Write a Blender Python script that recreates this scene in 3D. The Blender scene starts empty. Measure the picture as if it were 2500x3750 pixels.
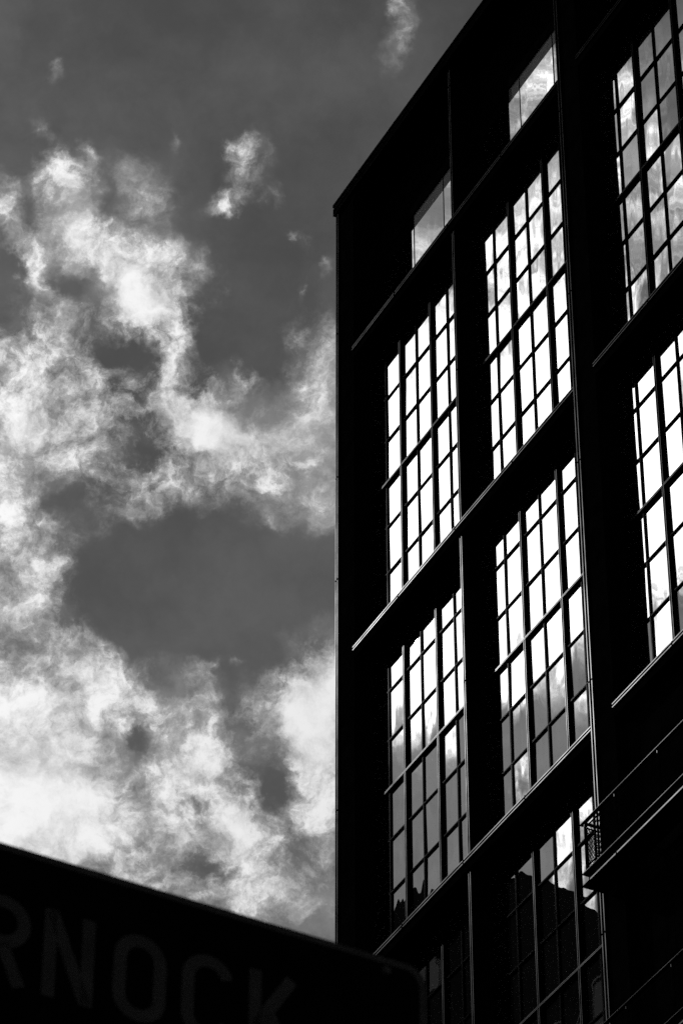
import bpy, bmesh, math, random
from mathutils import Matrix, Vector
random.seed(7)
R = math.radians
sc = bpy.context.scene
COL = sc.collection

# ------------------------------------------------------------------ camera
F_PX = 13728.0                      # focal length in pixels of the 2500 x 3750 photograph
PITCH, FACADE = R(39.308), R(27.0)  # upward tilt; angle between the view heading and the facade
cam = bpy.data.cameras.new('camera')
cam_o = bpy.data.objects.new('camera', cam); COL.objects.link(cam_o)
cam.sensor_fit = 'VERTICAL'; cam.sensor_height = 36.0; cam.sensor_width = 24.0
cam.lens = F_PX / 3750.0 * 36.0
cam.clip_end = 5000.0
cam_o.location = (0, 0, 0)
cam_o.rotation_euler = (R(90) + PITCH, 0, 0)
cam.dof.use_dof = True
cam.dof.focus_distance = 76.0
cam.dof.aperture_fstop = 15.0
sc.camera = cam_o

# ------------------------------------------------------------------ directions
def ray(x, y):
    """world direction through photograph pixel (x, y)"""
    a, b = x - 1250.0, 1875.0 - y
    return Vector((a, F_PX * math.cos(PITCH) - b * math.sin(PITCH),
                   F_PX * math.sin(PITCH) + b * math.cos(PITCH))).normalized()
NRM = Vector((-math.cos(FACADE), -math.sin(FACADE), 0))
def mirrored(x, y):
    d = ray(x, y)
    return d - 2 * d.dot(NRM) * NRM
SUN = mirrored(1400, 2330)          # the sun stands where its image would fall on the corner pier
SUN_EL = math.asin(SUN.z); SUN_AZ = math.atan2(SUN.x, SUN.y)

# ------------------------------------------------------------------ world: daylight sky with broken cloud, seen in greys
world = bpy.data.worlds.new('World'); sc.world = world
world.use_nodes = True
wt = world.node_tree; wt.nodes.clear()
def wn(kind, **kw):
    n = wt.nodes.new(kind)
    for k, v in kw.items(): setattr(n, k, v)
    return n
def wl(a, b): wt.links.new(a, b)
def wmath(op, a, b=None, c=None, clamp=False):
    n = wn('ShaderNodeMath', operation=op, use_clamp=clamp)
    for i, v in enumerate((a, b, c)):
        if v is None: continue
        if isinstance(v, (int, float)): n.inputs[i].default_value = v
        else: wl(v, n.inputs[i])
    return n.outputs[0]
def wramp(x, lo, hi, a=0.0, b=1.0, mode='SMOOTHSTEP'):
    n = wn('ShaderNodeMapRange', interpolation_type=mode, clamp=True)
    wl(x, n.inputs['Value'])
    for k, v in (('From Min', lo), ('From Max', hi), ('To Min', a), ('To Max', b)):
        n.inputs[k].default_value = v
    return n.outputs['Result']
tc = wn('ShaderNodeTexCoord')
DIR = tc.outputs['Generated']
def wnoise(vec, scale, detail, rough, dist=0.0, col=False, lac=2.0):
    n = wn('ShaderNodeTexNoise', noise_dimensions='3D')
    wl(vec, n.inputs['Vector'])
    for k, v in (('Scale', scale), ('Detail', detail), ('Roughness', rough), ('Distortion', dist), ('Lacunarity', lac)):
        n.inputs[k].default_value = v
    return n.outputs['Color' if col else 'Fac']
# large, then fine, turbulence bends the cloud outlines
def warp(vec, scale, detail, rough, *amounts):
    c = wnoise(vec, scale, detail, rough, col=True)
    s = wn('ShaderNodeVectorMath', operation='SUBTRACT'); wl(c, s.inputs[0]); s.inputs[1].default_value = (.5, .5, .5)
    res = []
    for amount in amounts:
        m = wn('ShaderNodeVectorMath', operation='MULTIPLY_ADD'); wl(s.outputs[0], m.inputs[0])
        m.inputs[1].default_value = (amount,) * 3; wl(vec, m.inputs[2])
        res.append(m.outputs[0])
    return res
FDIR, WDIR = warp(DIR, 48.0, 7.0, 0.62, 0.024, 0.011)
def chart(vec, c, flip):
    """angular coordinates (in radians) of a sky direction round the direction c: x to the right, y up"""
    e1 = Vector((c.y, -c.x, 0)).normalized() * flip
    e2 = e1.cross(c) * flip
    def wdot(v):
        n = wn('ShaderNodeVectorMath', operation='DOT_PRODUCT'); wl(vec, n.inputs[0]); n.inputs[1].default_value = v
        return n.outputs['Value']
    z = wdot(c); zc = wmath('MAXIMUM', z, 0.2)
    cb = wn('ShaderNodeCombineXYZ')
    wl(wmath('DIVIDE', wdot(e1), zc), cb.inputs[0]); wl(wmath('DIVIDE', wdot(e2), zc), cb.inputs[1])
    wl(wmath('MULTIPLY', wmath('MAXIMUM', wmath('SUBTRACT', 0.7, z), 0.0), 50.0), cb.inputs[2])
    return cb.outputs[0]
def blob(vec, x, y, rx, ry, ang=0.0):
    """soft elliptical bank of cloud in a chart"""
    n = wn('ShaderNodeMapping', vector_type='TEXTURE'); wl(vec, n.inputs['Vector'])
    n.inputs['Location'].default_value = (x, y, 0); n.inputs['Rotation'].default_value = (0, 0, ang)
    n.inputs['Scale'].default_value = (rx, ry, 1)
    g = wn('ShaderNodeTexGradient', gradient_type='QUADRATIC_SPHERE'); wl(n.outputs[0], g.inputs[0])
    return g.outputs['Fac']
# (x, y, rx, ry, tilt in degrees, weight) in 1568 x 2352 units of the picture plane, turned into directions
K = 2500.0 / 1568.0
DIRECT = [
 (922, 40, 30, 110, -14, 1.0), (905, 120, 40, 60, 0, .3), (130, 155, 22, 40, 12, .5), (860, 40, 40, 30, 0, .12),
 (578, 365, 54, 66, -25, .95), (528, 460, 80, 40, 14, .8), (640, 440, 40, 50, 0, .25),
 (138, 430, 60, 100, 10, 1.5), (162, 545, 50, 80, 0, 1.5), (10, 465, 50, 80, 0, .8), (300, 440, 110, 100, -35, .65),
 (310, 655, 125, 110, 0, 2.0), (345, 710, 100, 60, 0, 1.6), (480, 620, 75, 90, 0, .6), (235, 570, 90, 80, 0, .8),
 (80, 620, 30, 80, 0, 1.4), (115, 720, 44, 80, 10, .8), (165, 790, 50, 80, 15, .7), (40, 810, 100, 100, 0, .75), (60, 545, 50, 40, 0, .6),
 (60, 960, 150, 130, 0, 1.1), (370, 860, 55, 110, 0, 1.1), (400, 800, 60, 60, 0, .4),
 (475, 975, 115, 105, 0, 2.1), (570, 1005, 200, 80, -6, 1.4), (720, 970, 120, 120, 0, 1.0), (740, 830, 110, 130, 20, .85), (640, 760, 50, 60, 0, .3), (690, 560, 30, 60, 0, .22),
 (540, 880, 90, 50, -10, .5), (600, 770, 70, 110, 20, -.8), (210, 990, 160, 110, 0, .75), (340, 950, 110, 90, 0, .6), (170, 880, 110, 90, 0, .6), (310, 1110, 220, 80, 0, .8), (640, 1110, 190, 80, 0, .55), (250, 1210, 80, 70, 30, .3),
 (20, 1180, 130, 210, 0, 1.1), (110, 1290, 85, 130, -10, .75), (50, 1420, 150, 130, 0, 1.0), (750, 1180, 90, 80, 0, .6),
 (60, 1620, 260, 190, 0, 1.2), (180, 1560, 130, 70, -20, .55), (60, 1830, 280, 220, 0, 1.9), (200, 1840, 240, 170, 0, .9), (290, 1620, 110, 90, -20, .7), (120, 2000, 330, 180, 0, .9),
 (380, 1660, 110, 130, -35, .75), (430, 1600, 60, 70, 30, .4), (480, 1560, 34, 70, -8, .3), (490, 1760, 120, 100, -20, 1.4), (550, 1905, 100, 90, 0, 1.9), (400, 1800, 90, 90, 0, .6), (410, 1930, 110, 100, 0, .7),
 (775, 1580, 170, 150, 30, 2.0), (645, 1650, 150, 100, 10, 1.2), (730, 1730, 130, 140, 0, 1.7), (750, 1880, 100, 120, 0, 1.1),
 (640, 2030, 170, 110, -20, .8), (720, 2100, 120, 90, 0, .9), (560, 2070, 130, 80, 0, .75), (400, 2040, 170, 130, 0, .9), (690, 1940, 60, 90, 0, .3),
 (150, 720, 260, 330, 0, .25), (200, 1050, 260, 180, 0, .2), (600, 1000, 260, 170, 0, .12), (520, 1850, 300, 260, 0, .12),
 (100, 285, 26, 36, 0, .42), (200, 345, 24, 40, 10, .42), (388, 332, 24, 28, -30, .42), (670, 548, 28, 36, 20, .48), (742, 612, 30, 34, 0, .5), (690, 662, 24, 40, 10, .42), (40, 60, 60, 50, 0, .12), (530, 1525, 24, 24, 0, .36), (610, 1205, 70, 40, 0, .45), (340, 1190, 70, 50, -20, .4), (170, 1500, 70, 60, -30, .5), (440, 1575, 50, 50, 20, .4),
 # gaps of clear sky
 (250, 815, 65, 45, 0, -.3), (225, 470, 35, 100, -10, -.2), (150, 650, 55, 60, 0, -.3), (30, 560, 50, 45, 0, -.3), (140, 1160, 80, 60, 0, -.5), (320, 1045, 95, 55, 20, -.5), (315, 1690, 65, 95, 10, -1.05), (450, 1840, 55, 50, 30, -.7),
 (300, 1800, 55, 60, 0, -.6), (140, 1810, 60, 40, 0, -.25), (420, 1360, 230, 160, 0, -.35), (640, 1350, 200, 150, 0, -.35), (575, 1680, 60, 90, 30, -.45), (645, 1810, 60, 100, 35, -.75), (715, 1930, 60, 50, 20, -.45), (480, 2005, 90, 50, -15, -.6), (610, 2090, 70, 35, -15, -.4), (200, 620, 40, 60, 0, -.35), (120, 670, 30, 50, 0, -.3),
 (330, 1960, 40, 80, 0, -.3), (450, 1990, 50, 40, 0, -.3), (270, 500, 40, 90, 0, -.2), (600, 640, 120, 160, 0, -.35), (520, 560, 90, 90, 0, -.25),
]
MIRROR = [
 (1060, 960, 460, 420, 0, 2.6), (1330, 1010, 420, 380, 0, 2.2), (960, 1320, 380, 400, 0, 2.8), (1420, 1150, 330, 340, 0, 2.8), (1480, 1520, 130, 80, 0, -.9), (1200, 1400, 300, 230, 20, 1.6), (1250, 480, 150, 180, 0, 1.2),
 (1210, 180, 150, 130, 20, 1.1), (1030, 330, 90, 80, 0, 1.3), (965, 370, 50, 50, 0, -.5), (1500, 250, 200, 260, 20, .8), (1480, 520, 200, 200, 0, .8), (900, 1580, 220, 120, 0, 1.6),
 (1325, 1910, 110, 190, 10, 2.2),
 (1450, 420, 60, 60, 0, -.4), (1140, 640, 90, 110, 20, -.55), (1270, 590, 60, 60, 0, -.3), (1480, 600, 70, 70, 0, -.35),
 (1010, 1880, 240, 170, 0, -1.6), (1200, 1690, 150, 90, 0, -1.4), (1010, 700, 40, 60, 0, -.4), (1330, 80, 80, 80, 0, -.3),
]
SPREAD = 1.58
field = None
for lst, c, flip in ((DIRECT, ray(1250, 1875), 1), (MIRROR, mirrored(1250, 1875), -1)):
    cv = chart(FDIR, c, flip)
    for (x, y, rx, ry, an, w) in lst:
        g = blob(cv, (x * K - 1250) / F_PX, (1875 - y * K) / F_PX, SPREAD * rx * K / F_PX, SPREAD * ry * K / F_PX, R(an))
        g = wmath('MULTIPLY', g, w)
        field = g if field is None else wmath('ADD', field, g)
# elsewhere the same kind of broken cloud carries on round the sky
near = wmath('ADD', blob(chart(DIR, ray(1250, 1875), 1), 0, 0, .34, .34), blob(chart(DIR, mirrored(1900, 1875), 1), 0, 0, .34, .34))
away = wramp(near, 0.0, 0.25, 1.0, 0.0)
broad = wramp(wnoise(WDIR, 5.0, 4.0, 0.5), 0.42, 0.62, 0.0, 1.1)
field = wmath('MULTIPLY_ADD', broad, away, field)
field = wmath('SUBTRACT', 1.0, wmath('EXPONENT', wmath('MULTIPLY', wmath('MAXIMUM', field, 0.0), -0.72)))
n1 = wnoise(WDIR, 60.0, 9.0, 0.64)
n2 = wnoise(FDIR, 190.0, 7.0, 0.70)
tex = wmath('ADD', wmath('MULTIPLY_ADD', n1, 2.2, -1.10), wmath('MULTIPLY_ADD', n2, 0.9, -0.45))
soft = wmath('MULTIPLY', wramp(field, 0.0, 0.32, 0.0, 1.0), wramp(field, 0.35, 0.78, 1.1, 0.38))
dens = wmath('MULTIPLY_ADD', tex, soft, field)
alpha = wramp(dens, 0.06, 0.82, mode='SMOOTHSTEP')
# thin veils of haze between the banks
veil = wmath('MULTIPLY', wramp(wnoise(WDIR, 16.0, 9.0, 0.64), 0.34, 0.74, 0.0, 0.46), wramp(field, 0.0, 0.40, 0.20, 1.0))
alpha = wmath('ADD', alpha, wmath('MULTIPLY', veil, wmath('SUBTRACT', 1.0, alpha)))
core = wramp(dens, 0.35, 0.85)
# sky: physical daylight through a red filter (its red channel)
sky = wn('ShaderNodeTexSky', sky_type='NISHITA', sun_disc=False)
sky.sun_elevation = SUN_EL; sky.sun_rotation = SUN_AZ
sky.altitude = 50; sky.air_density = 1.0; sky.dust_density = 0.25; sky.ozone_density = 2.0
sep = wn('ShaderNodeSeparateColor'); wl(sky.outputs[0], sep.inputs[0])
red = wmath('MULTIPLY', sep.outputs['Red'], 0.46)
# cloud: forward scattering makes it brighter towards the sun
dot = wn('ShaderNodeVectorMath', operation='DOT_PRODUCT'); wl(DIR, dot.inputs[0]); dot.inputs[1].default_value = SUN
cosg = dot.outputs['Value']
g2 = 0.72
hg = wmath('POWER', wmath('MULTIPLY_ADD', cosg, -2 * g2, 1 + g2 * g2), -1.5)       # Henyey-Greenstein shape
phase = wmath('MULTIPLY_ADD', hg, 0.85, 3.95)
cl = wmath('MULTIPLY', phase, wmath('MULTIPLY_ADD', core, 0.42, 0.62))
val = wn('ShaderNodeMix', data_type='FLOAT'); wl(alpha, val.inputs[0]); wl(red, val.inputs[2]); wl(cl, val.inputs[3])
comb = wn('ShaderNodeCombineColor')
for i in range(3): wl(val.outputs[0], comb.inputs[i])
bg = wn('ShaderNodeBackground'); wl(comb.outputs[0], bg.inputs['Color']); bg.inputs['Strength'].default_value = 0.12
out = wn('ShaderNodeOutputWorld'); wl(bg.outputs[0], out.inputs['Surface'])
world.cycles.sampling_method = 'NONE'

# ------------------------------------------------------------------ sun and exposure
sun = bpy.data.lights.new('sun', 'SUN'); sun.energy = 3.0; sun.angle = R(0.53); sun.color = (1, 1, 1)
sun_o = bpy.data.objects.new('sun', sun); COL.objects.link(sun_o)
sun_o.rotation_euler = SUN.to_track_quat('Z', 'Y').to_euler()
sun_o.location = (-40, 40, 90)
sc.view_settings.view_transform = 'Standard'; sc.view_settings.look = 'None'
sc.view_settings.exposure = 0.0; sc.view_settings.gamma = 1.0; sc.view_settings.use_curve_mapping = False
sc.cycles.use_denoising = False
sc.cycles.use_adaptive_sampling = True; sc.cycles.adaptive_threshold = 0.02; sc.cycles.adaptive_min_samples = 10
sc.cycles.max_bounces = 8
sc.cycles.caustics_reflective = False; sc.cycles.caustics_refractive = False; sc.cycles.sample_clamp_indirect = 2.0

# ------------------------------------------------------------------ materials
def mat(name):
    m = bpy.data.materials.new(name); m.use_nodes = True
    t = m.node_tree; t.nodes.clear()
    o = t.nodes.new('ShaderNodeOutputMaterial')
    return m, t, o
def grain(t, scale, lo, hi, detail=4.0):
    tc_ = t.nodes.new('ShaderNodeTexCoord'); n = t.nodes.new('ShaderNodeTexNoise')
    n.inputs['Scale'].default_value = scale; n.inputs['Detail'].default_value = detail
    t.links.new(tc_.outputs['Object'], n.inputs['Vector'])
    r = t.nodes.new('ShaderNodeMapRange'); t.links.new(n.outputs['Fac'], r.inputs['Value'])
    r.inputs['From Min'].default_value = .3; r.inputs['From Max'].default_value = .7
    r.inputs['To Min'].default_value = lo; r.inputs['To Max'].default_value = hi
    return r.outputs['Result']
def matte(name, lo, hi, scale=6.0):
    m, t, o = mat(name)
    d = t.nodes.new('ShaderNodeBsdfDiffuse'); d.inputs['Roughness'].default_value = .6
    t.links.new(grain(t, scale, lo, hi), d.inputs['Color']); t.links.new(d.outputs[0], o.inputs['Surface'])
    return m
def satin(name, lo, hi, rough, scale=8.0, spec=.3):
    m, t, o = mat(name)
    p = t.nodes.new('ShaderNodeBsdfPrincipled')
    t.links.new(grain(t, scale, lo, hi), p.inputs['Base Color'])
    p.inputs['Roughness'].default_value = rough; p.inputs['Specular IOR Level'].default_value = spec
    t.links.new(p.outputs[0], o.inputs['Surface'])
    return m
M = {}
M['black'] = matte('matt_black_cladding', .0012, .0028, 3.0)
M['iron'] = matte('black_steel_section', .0012, .003, 5.0)
M['sign'] = matte('dark_sign_sheet', .0015, .003, 9.0)
M['letter'] = matte('sign_lettering', .026, .036, 14.0)
M['asphalt'] = matte('asphalt', .04, .06, 1.5)
M['concrete'] = matte('concrete', .30, .42, .8)
M['plaster'] = matte('white_plaster', .70, .78, 2.0)
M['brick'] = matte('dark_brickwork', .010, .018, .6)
M['steel'] = satin('galvanised_steel', .18, .3, .5)
def glint_strip(name, strength, rough):
    """edge of a painted section where the coat is thin and polished: it catches the sun"""
    m, t, o = mat(name)
    g = t.nodes.new('ShaderNodeBsdfGlossy'); g.distribution = 'GGX'
    g.inputs['Roughness'].default_value = rough
    t.links.new(grain(t, 2.2, strength * .6, strength * 1.4, 6.0), g.inputs['Color'])
    t.links.new(g.outputs[0], o.inputs['Surface'])
    return m
M['edge'] = glint_strip('sun_glint', .0072, .24)  # strips added to draw the sun's glint along black steel sections
M['edge_mid'] = glint_strip('rail_sun_glint', .0045, .24)
M['edge_thin'] = glint_strip('faint_sun_glint', .0018, .24)
def glass(name, wave):
    m, t, o = mat(name)
    geo = t.nodes.new('ShaderNodeNewGeometry'); info = t.nodes.new('ShaderNodeObjectInfo')
    off = t.nodes.new('ShaderNodeVectorMath'); off.operation = 'MULTIPLY_ADD'
    cb = t.nodes.new('ShaderNodeCombineXYZ')
    for i in range(3): t.links.new(info.outputs['Random'], cb.inputs[i])
    t.links.new(cb.outputs[0], off.inputs[0]); off.inputs[1].default_value = (37, 61, 83)
    t.links.new(geo.outputs['Position'], off.inputs[2])
    mp = t.nodes.new('ShaderNodeMapping'); t.links.new(off.outputs[0], mp.inputs['Vector'])
    mp.inputs['Rotation'].default_value = (0, R(14), 0); mp.inputs['Scale'].default_value = (1.5, 1.5, .55)
    n = t.nodes.new('ShaderNodeTexNoise'); n.inputs['Scale'].default_value = 1.2; n.inputs['Detail'].default_value = 1.5
    n.inputs['Roughness'].default_value = .35; t.links.new(mp.outputs[0], n.inputs['Vector'])
    b = t.nodes.new('ShaderNodeBump'); b.inputs['Strength'].default_value = 1.0; b.inputs['Distance'].default_value = wave
    t.links.new(n.outputs['Fac'], b.inputs['Height'])
    g = t.nodes.new('ShaderNodeBsdfGlossy'); g.inputs['Roughness'].default_value = 0.0
    g.inputs['Color'].default_value = (.95, .95, .95, 1); t.links.new(b.outputs[0], g.inputs['Normal'])
    base = t.nodes.new('ShaderNodeBsdfDiffuse'); base.inputs['Color'].default_value = (.004, .004, .004, 1)
    fr = t.nodes.new('ShaderNodeFresnel'); fr.inputs['IOR'].default_value = 2.0
    ff = t.nodes.new('ShaderNodeMath'); ff.operation = 'MULTIPLY_ADD'; ff.inputs[1].default_value = .6; ff.inputs[2].default_value = .27
    t.links.new(fr.outputs[0], ff.inputs[0])
    mx = t.nodes.new('ShaderNodeMixShader')
    t.links.new(ff.outputs[0], mx.inputs[0]); t.links.new(base.outputs[0], mx.inputs[1]); t.links.new(g.outputs[0], mx.inputs[2])
    t.links.new(mx.outputs[0], o.inputs['Surface'])
    return m
M['glass'] = glass('coated_window_glass', .0022)
M['glass_clear'] = glass('flat_attic_glass', .0008)
M['ceiling_glow'] = matte('painted_ceiling_glow', .11, .125, 1.0)  # grey painted in for the dim lit ceiling behind the attic glass

# ------------------------------------------------------------------ mesh helpers
GZ = -1.6                                   # ground level; the camera is at eye height 0
def link(o, parent=None):
    COL.objects.link(o)
    if parent is not None: o.parent = parent
    return o
def bm_box(bm, x0, x1, y0, y1, z0, z1, mi=0):
    v = [bm.verts.new(c) for c in ((x0, y0, z0), (x1, y0, z0), (x1, y1, z0), (x0, y1, z0), (x0, y0, z1), (x1, y0, z1), (x1, y1, z1), (x0, y1, z1))]
    for f in ((0, 3, 2, 1), (4, 5, 6, 7), (0, 1, 5, 4), (1, 2, 6, 5), (2, 3, 7, 6), (3, 0, 4, 7)):
        bm.faces.new([v[i] for i in f]).material_index = mi
def finish(name, bm, mats, parent=None):
    me = bpy.data.meshes.new(name); bm.normal_update(); bm.to_mesh(me); bm.free()
    for m in mats: me.materials.append(M[m])
    return link(bpy.data.objects.new(name, me), parent)
def box(name, x0, x1, y0, y1, z0, z1, m, parent=None):
    bm = bmesh.new(); bm_box(bm, x0, x1, y0, y1, z0, z1)
    return finish(name, bm, [m], parent)
def bar(name, u0, u1, v0, v1, d0, d1, axis, sw, parent, body='iron', edge='edge', gaps=()):
    """steel section with two raised strips along its front that stand in for sun glints; d0 is the front.
    gaps: places along its length where the section is jointed"""
    bm = bmesh.new()
    z0, z1 = v0 - GZ, v1 - GZ
    bm_box(bm, u0, u1, d0, d1, z0, z1)
    if sw:
        pr = d0 - .004
        lo, hi = (z0, z1) if axis == 'v' else (u0, u1)
        cuts = [lo + .004] + [c for g in sorted(gaps) for c in (g - .02, g + .02)] + [hi - .004]
        for a, b in zip(cuts[::2], cuts[1::2]):
            if b <= a: continue
            if axis == 'v':
                bm_box(bm, u0 + .002, u0 + .002 + sw, pr, d0 - .0005, a, b, 1)
                bm_box(bm, u1 - .002 - sw, u1 - .002, pr, d0 - .0005, a, b, 1)
            else:
                bm_box(bm, a, b, pr, d0 - .0005, z0 + .002, z0 + .002 + sw, 1)
                bm_box(bm, a, b, pr, d0 - .0005, z1 - .002 - sw, z1 - .002, 1)
    return finish(name, bm, [body, edge], parent)
def empty(name, loc, rz=0.0):
    o = bpy.data.objects.new(name, None); o.location = loc; o.rotation_euler = (0, 0, rz); o.empty_display_size = .5
    return link(o)
def tag(o, label, cat=None, group=None, kind=None):
    if label: o['label'] = label
    if cat: o['category'] = cat
    if group: o['group'] = group
    if kind: o['kind'] = kind
    return o

# ------------------------------------------------------------------ ground
bm = bmesh.new()
g = 1500.0
bm.faces.new([bm.verts.new(c) for c in ((-g, -g, GZ), (g, -g, GZ), (g, g, GZ), (-g, g, GZ))])
gr = finish('ground', bm, ['asphalt']); tag(gr, 'dark asphalt street below the buildings', kind='structure')

# ------------------------------------------------------------------ the black building
# local frame: x along the facade (to the right in the picture), y into the building, z up
B = empty('apartment_building', (0, 60, GZ), FACADE - R(90))
tag(B, 'tall black steel and glass apartment building with large gridded windows reflecting bright clouds', 'building')
def vz(v): return v - GZ
FRONT = -.15                       # pier and beam faces
GLASS = .27
ROOF, L2, L3, L4, L5 = 57.95, 52.98, 45.01, 37.38, 29.75
U_END = 32.0
# structural core behind the glazing and the far storeys
bm = bmesh.new()
bm_box(bm, .12, U_END, .42, 18, .0, vz(L2) - .12)
bm_box(bm, .12, .42, .62, 18, vz(L2) - .121, vz(ROOF) - .45)          # corner return of the attic
bm_box(bm, .12, U_END, 6.0, 18, vz(L2) - .122, vz(ROOF) - .451)       # back of the attic rooms
finish('wall', bm, ['black'], B)
box('floor', .44, U_END, .72, 5.98, vz(L2) - .118, vz(L2) - .02, 'concrete', B)
box('ceiling', .44, U_END, .72, 5.98, 56.05 - GZ, 56.15 - GZ, 'plaster', B)
box('roof', .10, U_END, -.10, 18, vz(ROOF) - .45, vz(ROOF) - .2, 'black', B)

def stack(name, u0, u1, d0, d1, v0, v1, step, joint=.012, m='black'):
    """cladding panels one above the other with open joints"""
    n = max(1, round((v1 - v0) / step)); h = (v1 - v0) / n
    for i in range(n):
        dd = random.uniform(-.0025, .0025)
        box(name, u0, u1, d0 + dd, d1, vz(v0 + i * h) + joint / 2, vz(v0 + (i + 1) * h) - joint / 2, m, B)
PIERS = ((.05, .80), (9.60, 10.30), (19.2, 19.9))
for (a, b) in PIERS:
    stack('pier_panel', a + .002, b, FRONT + .03, .60, 0 + GZ, ROOF - .46, 3.86)
# bright-edged flanges on the left edge of each pier
for k, (a, b) in enumerate(PIERS):
    w = .10 if k == 0 else .115
    js = [vz(v) for v in (53.9, 49.9, 47.2, 41.5, 35.6)] if k == 0 else [vz(v) for v in (55.6, 52.1, 47.3, 43.2, 38.3, 33.2)]
    bar('pier_flange', a - .004, a + w, 20.0, ROOF - .47, FRONT - .01, FRONT + .06, 'v', .015 if k == 0 else .022, B, gaps=js)
# slender fin between the first two bays, and between the bays off to the right
FINS = ((5.13, 5.215, -.10), (14.62, 14.71, -.10))
BEAM_H = .26
beams = (L2, L3, L4, L5)
for (a, b, d) in FINS:
    tops = (ROOF - .48,) + tuple(l - BEAM_H - .02 for l in beams[:3]); bots = beams
    for t_, l in zip(tops, bots):
        bar('fin', a, b, l + .012, t_, d, .585 if l == L2 else .26, 'v', .018, B, gaps=[vz(l + 3.9)])
# floor beams: black fascia panels capped by a bright-edged sill section
for l in beams:
    for (a, b) in ((PIERS[0][1], PIERS[1][0] - .006), (PIERS[1][1], PIERS[2][0] - .006)):
        n = 4; w = (b - a) / n
        for i in range(n):
            box('beam_panel', a + i * w + .006, a + (i + 1) * w - .006, FRONT + .012 + random.uniform(-.002, .002), .40, vz(l) - BEAM_H, vz(l) - .088, 'black', B)
        js = [a + (b - a) * q for q in (.22, .485, .74)]
        bar('sill', a + .003, b, l - .085, l + .008, FRONT - .012, .30, 'h', .022, B, gaps=js)
# roof cornice: two thin shelves with a shadow gap
bar('cornice', -.02, U_END, ROOF - .20, ROOF - .13, FRONT - .06, .5, 'h', .010, B, edge='edge_thin', gaps=[.9, 2.6, 4.1, 6.0])
bar('cornice', -.02, U_END, ROOF - .45, ROOF - .26, FRONT - .05, .4, 'h', .010, B, edge='edge_thin', gaps=[.9, 2.6, 4.1, 6.0])
box('parapet', .02, U_END, FRONT - .02, .3, vz(ROOF) - .262, vz(ROOF) - .198, 'black', B)
# ---- windows
pane_me = bpy.data.meshes.new('pane')
bm = bmesh.new(); bm_box(bm, -.5, .5, -.004, .004, -.5, .5); bm.to_mesh(pane_me); bm.free(); pane_me.materials.append(M['glass'])
pane_clear = pane_me.copy(); pane_clear.materials.clear(); pane_clear.materials.append(M['glass_clear'])
def pane(par, u0, u1, v0, v1, d, tilt, me=pane_me):
    o = bpy.data.objects.new('pane', me); link(o, par)
    o.location = ((u0 + u1) / 2, d, vz((v0 + v1) / 2)); o.scale = (u1 - u0, 1, v1 - v0)
    o.rotation_euler = (random.gauss(0, tilt), 0, random.gauss(0, tilt))
    return o
def window(u0, u1, v0, v1, thick, thin, cross, mid, ncols_label):
    """loft window: thick mullions and one thick transom, thin glazing bars between"""
    bm = bmesh.new()
    for (a, b, c, e) in ((u0, u0 + .05, v0, v1), (u1 - .05, u1, v0, v1), (u0 + .051, u1 - .051, v0, v0 + .05), (u0 + .051, u1 - .051, v1 - .05, v1)):
        bm_box(bm, a, b, GLASS - .045, GLASS + .06, vz(c), vz(e))
    w = finish('window', bm, ['iron'], B)
    lines_u = sorted([(t, .0325, 'T') for t in thick] + [(t, .017, 't') for t in thin])
    lines_v = sorted([(t, .013, 't') for t in cross] + [(mid, .022, 'T')])
    # vertical members
    for (t, hw, k) in lines_u:
        if k == 'T':
            for (a, b) in ((v0 + .052, mid - .0235), (mid + .0235, v1 - .052)):
                bar('mullion', t - hw, t + hw, a, b, GLASS - .062, GLASS + .02, 'v', .012, w)
    for (t, hw, k) in lines_v:
        if k == 'T':
            bar('transom', u0 + .052, u1 - .052, t - hw, t + hw, GLASS - .064, GLASS + .02, 'h', .013, w)
    us = [u0 + .05] + [t for t, _, k in lines_u] + [u1 - .05]
    hu = [0] + [h for _, h, k in lines_u] + [0]
    vs = [v0 + .05] + [t for t, _, k in lines_v] + [v1 - .05]
    hv = [0] + [h for _, h, k in lines_v] + [0]
    kinds = ['F'] + [k for _, _, k in lines_v] + ['F']
    for (t, hw, k) in lines_u:                               # glazing bars, cut at the thick transom
        if k == 't':
            for (a, b) in ((v0 + .052, mid - .0235), (mid + .0235, v1 - .052)):
                bar('glazing_bar', t - hw, t + hw, a, b, GLASS - .026, GLASS + .015, 'v', .005, w, edge='edge_thin')
    groups = [u0 + .05] + sorted(thick) + [u1 - .05]
    for (t, hw, k) in lines_v:
        if k == 't':
            for i in range(len(groups) - 1):
                a = groups[i] + (.034 if i else .002); b = groups[i + 1] - (.034 if i < len(groups) - 2 else .002)
                bar('glazing_bar', a, b, t - hw, t + hw, GLASS - .030, GLASS + .012, 'h', .004, w, edge='edge_thin')
    for i in range(len(us) - 1):
        for j in range(len(vs) - 1):
            pane(w, us[i] + hu[i] * .6, us[i + 1] - hu[i + 1] * .6, vs[j] + hv[j] * .6, vs[j + 1] - hv[j + 1] * .6, GLASS + .006, R(.2))
    return w
BAYS = (
 (PIERS[0][1] + .004, FINS[0][0] - .004, (2.23, 3.56), (1.54, 2.88, 4.21)),
 (FINS[0][1] + .004, PIERS[1][0] - .004, (6.87, 8.235), (6.19, 7.52, 8.87)),
 (PIERS[1][1] + .004, FINS[1][0] - .004, (11.75, 13.14), (11.03, 12.41, 13.86)),
)
ROWS = (
 (L3 + .012, L2 - BEAM_H - .004, (51.10, 49.96, 47.68, 46.50), 48.80),
 (L4 + .012, L3 - BEAM_H - .004, (43.57, 42.40, 40.07, 38.88), 41.22),
 (L5 + .012, L4 - BEAM_H - .004, (35.83, 34.66, 32.28, 31.10), 33.45),
)
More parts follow.
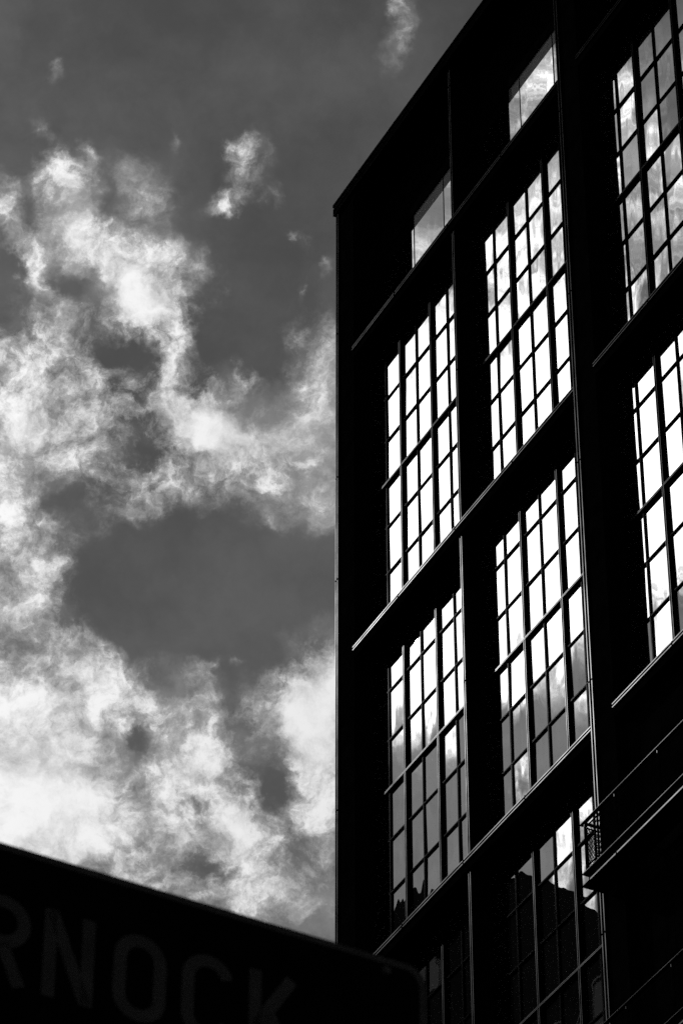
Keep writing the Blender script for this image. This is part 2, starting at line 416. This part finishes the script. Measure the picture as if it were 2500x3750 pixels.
for bi, (u0, u1, thick, thin) in enumerate(BAYS):
    for ri, (v0, v1, cross, mid) in enumerate(ROWS):
        if bi == 2 and ri == 2: continue
        window(u0, u1, v0, v1, thick, thin, cross, mid, 0)
# black panelled wall with doors behind the balconies
for i in range(4):
    a = BAYS[2][0] + i * 1.078
    for (z0, z1) in ((L5 + .012, 31.9), (31.92, 33.9), (33.92, L4 - BEAM_H - .004)):
        box('wall_panel', a + .006, a + 1.07, .10 + random.uniform(-.002, .002), .40, vz(z0), vz(z1), 'black', B)
# attic windows set deep below the eaves
AG = .60
for bi, (u0, u1, thick, thin) in enumerate(BAYS):
    v0, v1 = L2 + .012, 55.98
    bm = bmesh.new()
    bm_box(bm, u0, u1, AG - .02, AG + .06, vz(v0), vz(v0) + .05)
    bm_box(bm, u0, u1, AG - .03, AG + .06, vz(v1) - .03, vz(ROOF) - .47)
    bm_box(bm, u0, u0 + .04, AG - .02, AG + .06, vz(v0) + .051, vz(v1) - .031)
    bm_box(bm, u1 - .04, u1, AG - .02, AG + .06, vz(v0) + .051, vz(v1) - .031)
    w = finish('attic_window', bm, ['iron'], B)
    us = [u0 + .04] + list(thick) + [u1 - .04]
    for i in range(3):
        pane(w, us[i] + .007, us[i + 1] - .007, v0 + .05, 55.57, AG + .01, R(.10), pane_clear)
        a = max(us[i], u0 + (1.40 if bi == 0 else 1.22))
        if a >= us[i] + .01: box('head_strip', us[i] + .007, min(a, us[i + 1]) - .001, AG + .003, AG + .014, vz(55.575), vz(v1) - .03, 'iron', w)
        if a < us[i + 1] - .1: box('ceiling_glow_strip', a + .007, us[i + 1] - .007, AG + .004, AG + .014, vz(55.575), vz(v1) - .03, 'ceiling_glow', w)  # matt grey strip in place of the ceiling light showing through
    for t in thick:
        bar('glazing_bar', t - .009, t + .009, v0 + .05, v1 - .03, AG - .004, AG + .03, 'v', 0, w)

# ---- balconies
def balcony(v, u_end, u_far):
    """narrow steel balcony; v is the level of the handrail"""
    bd = -.60
    bm = bmesh.new()
    t = vz(v)
    bm_box(bm, u_end + .14, u_far, bd + .02, FRONT - .02, t - 1.19, t - .98)
    bm_box(bm, u_end, u_far, bd - .02, FRONT - .021, t - .98, t - .955)       # deck flange
    b = finish('balcony', bm, ['iron'], B)
    bm = bmesh.new()
    bm_box(bm, u_end, u_far, bd - .02, FRONT - .022, t - 1.22, t - 1.19)
    bm_box(bm, u_end + .25, 10.9, bd - .026, bd - .0205, t - 1.215, t - 1.185, 1)  # added strip drawing the glint along the channel
    bm_box(bm, 10.94, u_far, bd - .026, bd - .0205, t - 1.215, t - 1.185, 1)
    finish('channel', bm, ['iron', 'edge'], b)
    bm = bmesh.new()
    bm_box(bm, u_end + .02, u_far, bd - .022, bd - .0205, t - .974, t - .962, 1)  # only a strip standing in for the glint on the deck flange
    finish('deck_glint', bm, ['iron', 'edge_mid'], b)
    bm = bmesh.new()                                                           # handrail with its return to the wall
    bm_box(bm, u_end + .02, u_far, bd - .03, bd + .03, t - .03, t)
    bm_box(bm, u_end + .08, u_end + .13, bd + .031, FRONT - .022, t - .03, t - .002)
    bm_box(bm, u_end + .03, u_far, bd - .034, bd - .0305, t - .011, t - .002, 1)  # glint of the rail put on as a thin strip
    finish('handrail', bm, ['iron', 'edge_mid'], b)
    posts = [u_end + .13]
    x = u_end + 1.10
    while x < u_far: posts.append(x); x += 1.36
    for p in posts:
        bm = bmesh.new()
        bm_box(bm, p - .02, p + .02, bd - .012, bd + .012, t - .955, t - .0305)
        bm_box(bm, p - .006, p + .006, bd - .016, bd - .0125, t - .10, t - .035, 1)
        finish('post', bm, ['iron', 'edge'], b)
    def mesh_panel(p0, p1, zlo, zhi, place):
        """framed panel of woven wire between two points along its width"""
        w, h = p1 - p0, zhi - zlo
        bm = bmesh.new()
        def wire(a0, b0, a1, b1, r, dep):
            if dep: d0, d1 = .002, .006
            else: d0, d1 = -.006, -.002
            L = math.hypot(a1 - a0, b1 - b0)
            if L < .01: return
            nx, ny = -(b1 - b0) / L * r, (a1 - a0) / L * r
            q = [(a0 + nx, b0 + ny), (a1 + nx, b1 + ny), (a1 - nx, b1 - ny), (a0 - nx, b0 - ny)]
            lo = [bm.verts.new(place(p0 + c[0], d0, zlo + c[1])) for c in q]
            hi = [bm.verts.new(place(p0 + c[0], d1, zlo + c[1])) for c in q]
            bm.faces.new(lo); bm.faces.new(hi[::-1])
            for i in range(4): bm.faces.new((lo[i], lo[(i + 1) % 4], hi[(i + 1) % 4], hi[i])[::-1])
        sl, pitch = 1.7, .062
        k = -h / sl
        while k < w:
            a0, a1 = k, k + h / sl
            c0, c1 = max(a0, 0), min(a1, w)
            if c1 > c0:
                wire(c0, (c0 - k) * sl, c1, (c1 - k) * sl, .0045, 1)
                wire(c0, h - (c0 - k) * sl, c1, h - (c1 - k) * sl, .0045, 0)
            k += pitch
        finish('wire_mesh', bm, ['iron'], b)
        bm = bmesh.new()
        def fr(a0, a1, b0, b1):
            cs = [place(a, d, z) for z in (b0, b1) for (a, d) in ((a0, -.009), (a1, -.009), (a1, .009), (a0, .009))]
            v = [bm.verts.new(c) for c in cs]
            for f in ((0, 3, 2, 1), (4, 5, 6, 7), (0, 1, 5, 4), (1, 2, 6, 5), (2, 3, 7, 6), (3, 0, 4, 7)): bm.faces.new([v[i] for i in f])
        fr(p0, p0 + .022, zlo, zhi); fr(p1 - .022, p1, zlo, zhi)
        fr(p0 + .0225, p1 - .0225, zlo, zlo + .022); fr(p0 + .0225, p1 - .0225, zhi - .022, zhi)
        finish('panel_frame', bm, ['iron'], b)
    for p, q in zip(posts, posts[1:]):
        mesh_panel(p + .024, q - .024, t - .90, t - .11, lambda a, d, z: (a, bd + d, z))
    mesh_panel(bd + .02, FRONT - .05, t - .90, t - .11, lambda a, d, z: (u_end + .13 + d, a, z))
    return b
balcony(35.06, 9.83, 18.6)
balcony(31.04, 9.83, 18.6)

# ------------------------------------------------------------------ the buildings across the street, seen in the lower panes
def tower(name, u0, u1, top, label, steps):
    o = empty(name, B.matrix_basis @ Vector(((u0 + u1) / 2, -25 - 8, 0)), FACADE - R(90))
    hw = (u1 - u0) / 2
    bm = bmesh.new(); bm_box(bm, -hw, hw, -8, 8, 0, vz(top)); finish('wall', bm, ['brick'], o)
    bm = bmesh.new(); bm_box(bm, -hw - .15, hw + .15, 8.002, 8.3, vz(top) - .5, vz(top) + .25); finish('parapet', bm, ['brick'], o)
    for (a, b, h) in steps:
        bm = bmesh.new(); bm_box(bm, a, b, 2, 7.8, vz(top) + .002, vz(top) + h); finish('penthouse', bm, ['brick'], o)
    # windows on the side that faces the black building
    fme = bpy.data.meshes.new('window'); bm = bmesh.new()
    for q in ((-.7, -.62, -1, 1), (.62, .7, -1, 1), (-.619, .619, -1, -.92), (-.619, .619, .92, 1)): bm_box(bm, q[0], q[1], 0, .12, q[2], q[3])
    bm.to_mesh(fme); bm.free(); fme.materials.append(M['steel'])
    gme = bpy.data.meshes.new('pane'); bm = bmesh.new(); bm_box(bm, -.615, .615, .02, .05, -.915, .915); bm.to_mesh(gme); bm.free(); gme.materials.append(M['glass'])
    z = vz(top) - 2.6; r = 0
    while r < 5:
        x = -hw + 1.6
        while x < hw - 1.2:
            f = link(bpy.data.objects.new('window', fme), o); f.location = (x, 8.003, z)
            link(bpy.data.objects.new('pane', gme), f)
            x += 2.9
        z -= 3.7; r += 1
    tag(o, label, 'building')
    return o
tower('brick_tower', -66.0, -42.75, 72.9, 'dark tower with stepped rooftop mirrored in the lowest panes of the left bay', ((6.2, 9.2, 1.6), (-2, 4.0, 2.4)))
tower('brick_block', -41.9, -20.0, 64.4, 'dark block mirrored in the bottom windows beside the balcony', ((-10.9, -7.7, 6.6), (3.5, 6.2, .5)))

# ------------------------------------------------------------------ the street sign
SA = R(61.15)
S = empty('street_sign', (0, 6.2, GZ), R(90) - SA)        # local x along the sign to the right, y away from the viewer, z up
tag(S, 'dark out of focus street name sign with rounded corners and faint capital letters', 'sign')
ZT, ZB, XR, XL = 3.985, 3.565, .190, -1.30
def rounded(x0, x1, z0, z1, r, n=8):
    pts = []
    for cx, cz, a0 in ((x1 - r, z1 - r, 0), (x0 + r, z1 - r, 90), (x0 + r, z0 + r, 180), (x1 - r, z0 + r, 270)):
        for i in range(n + 1):
            a = R(a0 + 90 * i / n); pts.append((cx + r * math.cos(a), cz + r * math.sin(a)))
    return pts
def prism(name, pts, y0, y1, m, parent):
    bm = bmesh.new()
    a = [bm.verts.new((x, y0, vz(z))) for x, z in pts]; b = [bm.verts.new((x, y1, vz(z))) for x, z in pts]
    n = len(pts)
    bm.faces.new(a); bm.faces.new(b[::-1])
    for i in range(n): bm.faces.new((a[i], b[i], b[(i + 1) % n], a[(i + 1) % n]))
    bmesh.ops.recalc_face_normals(bm, faces=bm.faces)
    return finish(name, bm, [m], parent)
def ring(name, p0, p1, y0, y1, m, parent):
    bm = bmesh.new(); n = len(p0)
    L = [[bm.verts.new((x, y, vz(z))) for x, z in p] for p, y in ((p0, y0), (p1, y0), (p0, y1), (p1, y1))]
    for i in range(n):
        j = (i + 1) % n
        bm.faces.new((L[0][i], L[0][j], L[1][j], L[1][i])); bm.faces.new((L[2][i], L[3][i], L[3][j], L[2][j]))
        bm.faces.new((L[0][i], L[2][i], L[2][j], L[0][j])); bm.faces.new((L[1][i], L[1][j], L[3][j], L[3][i]))
    bmesh.ops.recalc_face_normals(bm, faces=bm.faces)
    return finish(name, bm, [m], parent)
panel = prism('panel', rounded(XL, XR, ZB, ZT, .045), 0, .004, 'sign', S)
ring('border', rounded(XL + .002, XR - .002, ZB + .002, ZT - .002, .043), rounded(XL + .016, XR - .016, ZB + .016, ZT - .016, .033), -.002, -.0004, 'letter', panel)
def strokes(name, polys, w, parent):
    """letter built from mitred strokes; polys are centre lines"""
    bm = bmesh.new()
    for pl, closed in polys:
        n = len(pl); left, right = [], []
        for i in range(n):
            p = Vector(pl[i])
            a = Vector(pl[i - 1]) if (i or closed) else None
            b = Vector(pl[(i + 1) % n]) if (i < n - 1 or closed) else None
            d0 = (p - a).normalized() if a is not None else (b - p).normalized()
            d1 = (b - p).normalized() if b is not None else d0
            t = (d0 + d1).normalized(); nn = Vector((-t.y, t.x)); k = w / 2 / max(.5, nn.dot(Vector((-d1.y, d1.x))))
            left.append(p + nn * k); right.append(p - nn * k)
        V_ = [[bm.verts.new((q.x, y, vz(q.y))) for q in side] for side in (left, right) for y in (-.0020, -.0004)]
        for i in range(n if closed else n - 1):
            j = (i + 1) % n
            bm.faces.new((V_[0][i], V_[0][j], V_[2][j], V_[2][i]))
            bm.faces.new((V_[0][i], V_[1][i], V_[1][j], V_[0][j])); bm.faces.new((V_[2][i], V_[2][j], V_[3][j], V_[3][i]))
        if not closed:
            for i in (0, n - 1): bm.faces.new((V_[0][i], V_[2][i], V_[3][i], V_[1][i]))
    bmesh.ops.recalc_face_normals(bm, faces=bm.faces)
    return finish(name, bm, ['letter'], parent)
z0, z1, sw = 3.680, 3.869, .026
h = sw / 2
def arc(cx, cz, rx, rz, a0, a1, n=14): return [(cx + rx * math.cos(R(a0 + (a1 - a0) * i / n)), cz + rz * math.sin(R(a0 + (a1 - a0) * i / n))) for i in range(n + 1)]
def oval(x0, x1, n=10):
    r = (x1 - x0) / 2 - h; cx = (x0 + x1) / 2
    return arc(cx, z1 - h - r, r, r, 180, 0, n) + arc(cx, z0 + h + r, r, r, 0, -180, n)
bw = z1 - h - .045
strokes('letter', [([(-.762, z0), (-.762, z1)], 0),
                     ([(-.76, z1 - h), (-.715, z1 - h)] + arc(-.715, z1 - h - .043, .043, .043, 80, -80) + [(-.715, z1 - h - .086), (-.76, z1 - h - .086)], 0),
                     ([(-.716, z1 - h - .088), (-.676, z0)], 0)], sw, panel)
strokes('letter', [([(-.618, z0), (-.618, z1)], 0), ([(-.616, z1 - .004), (-.542, z0 + .004)], 0), ([(-.540, z0), (-.540, z1)], 0)], sw, panel)
strokes('letter', [(oval(-.487, -.377), 1)], sw, panel)
rr = .055 - h
strokes('letter', [(arc(-.289, z1 - h - rr, rr, rr, 15, 180) + arc(-.289, z0 + h + rr, rr, rr, 180, 345), 0)], sw, panel)
strokes('letter', [([(-.188, z0), (-.188, z1)], 0), ([(-.186, z0 + .062), (-.110, z1 - .002)], 0), ([(-.158, z0 + .098), (-.104, z0 + .002)], 0)], sw, panel)
def disc(name, x, z, r, y0, y1, m, parent): return prism(name, [(x + r * math.cos(R(30 * i)), z + r * math.sin(R(30 * i))) for i in range(12)], y0, y1, m, parent)
for bx in (.097, -.93): disc('bolt', bx, 3.963 - .012, .009, -.010, -.0006, 'letter', panel)
# channel behind the sheet, clamps and the post that carries it
box('backing_rail', XL + .1, XR - .06, .0045, .03, vz(3.90), vz(3.93), 'steel', S)
box('backing_rail', XL + .1, XR - .06, .0045, .03, vz(3.62), vz(3.65), 'steel', S)
bm = bmesh.new(); bmesh.ops.create_cone(bm, cap_ends=True, segments=20, radius1=.075, radius2=.05, depth=vz(3.95))
bmesh.ops.translate(bm, vec=(-.95, .11, vz(3.95) / 2), verts=bm.verts)
finish('post', bm, ['steel'], S)
for zc in (3.915, 3.635): box('clamp', -1.03, -.87, .031, .175, vz(zc) - .02, vz(zc) + .02, 'steel', S)
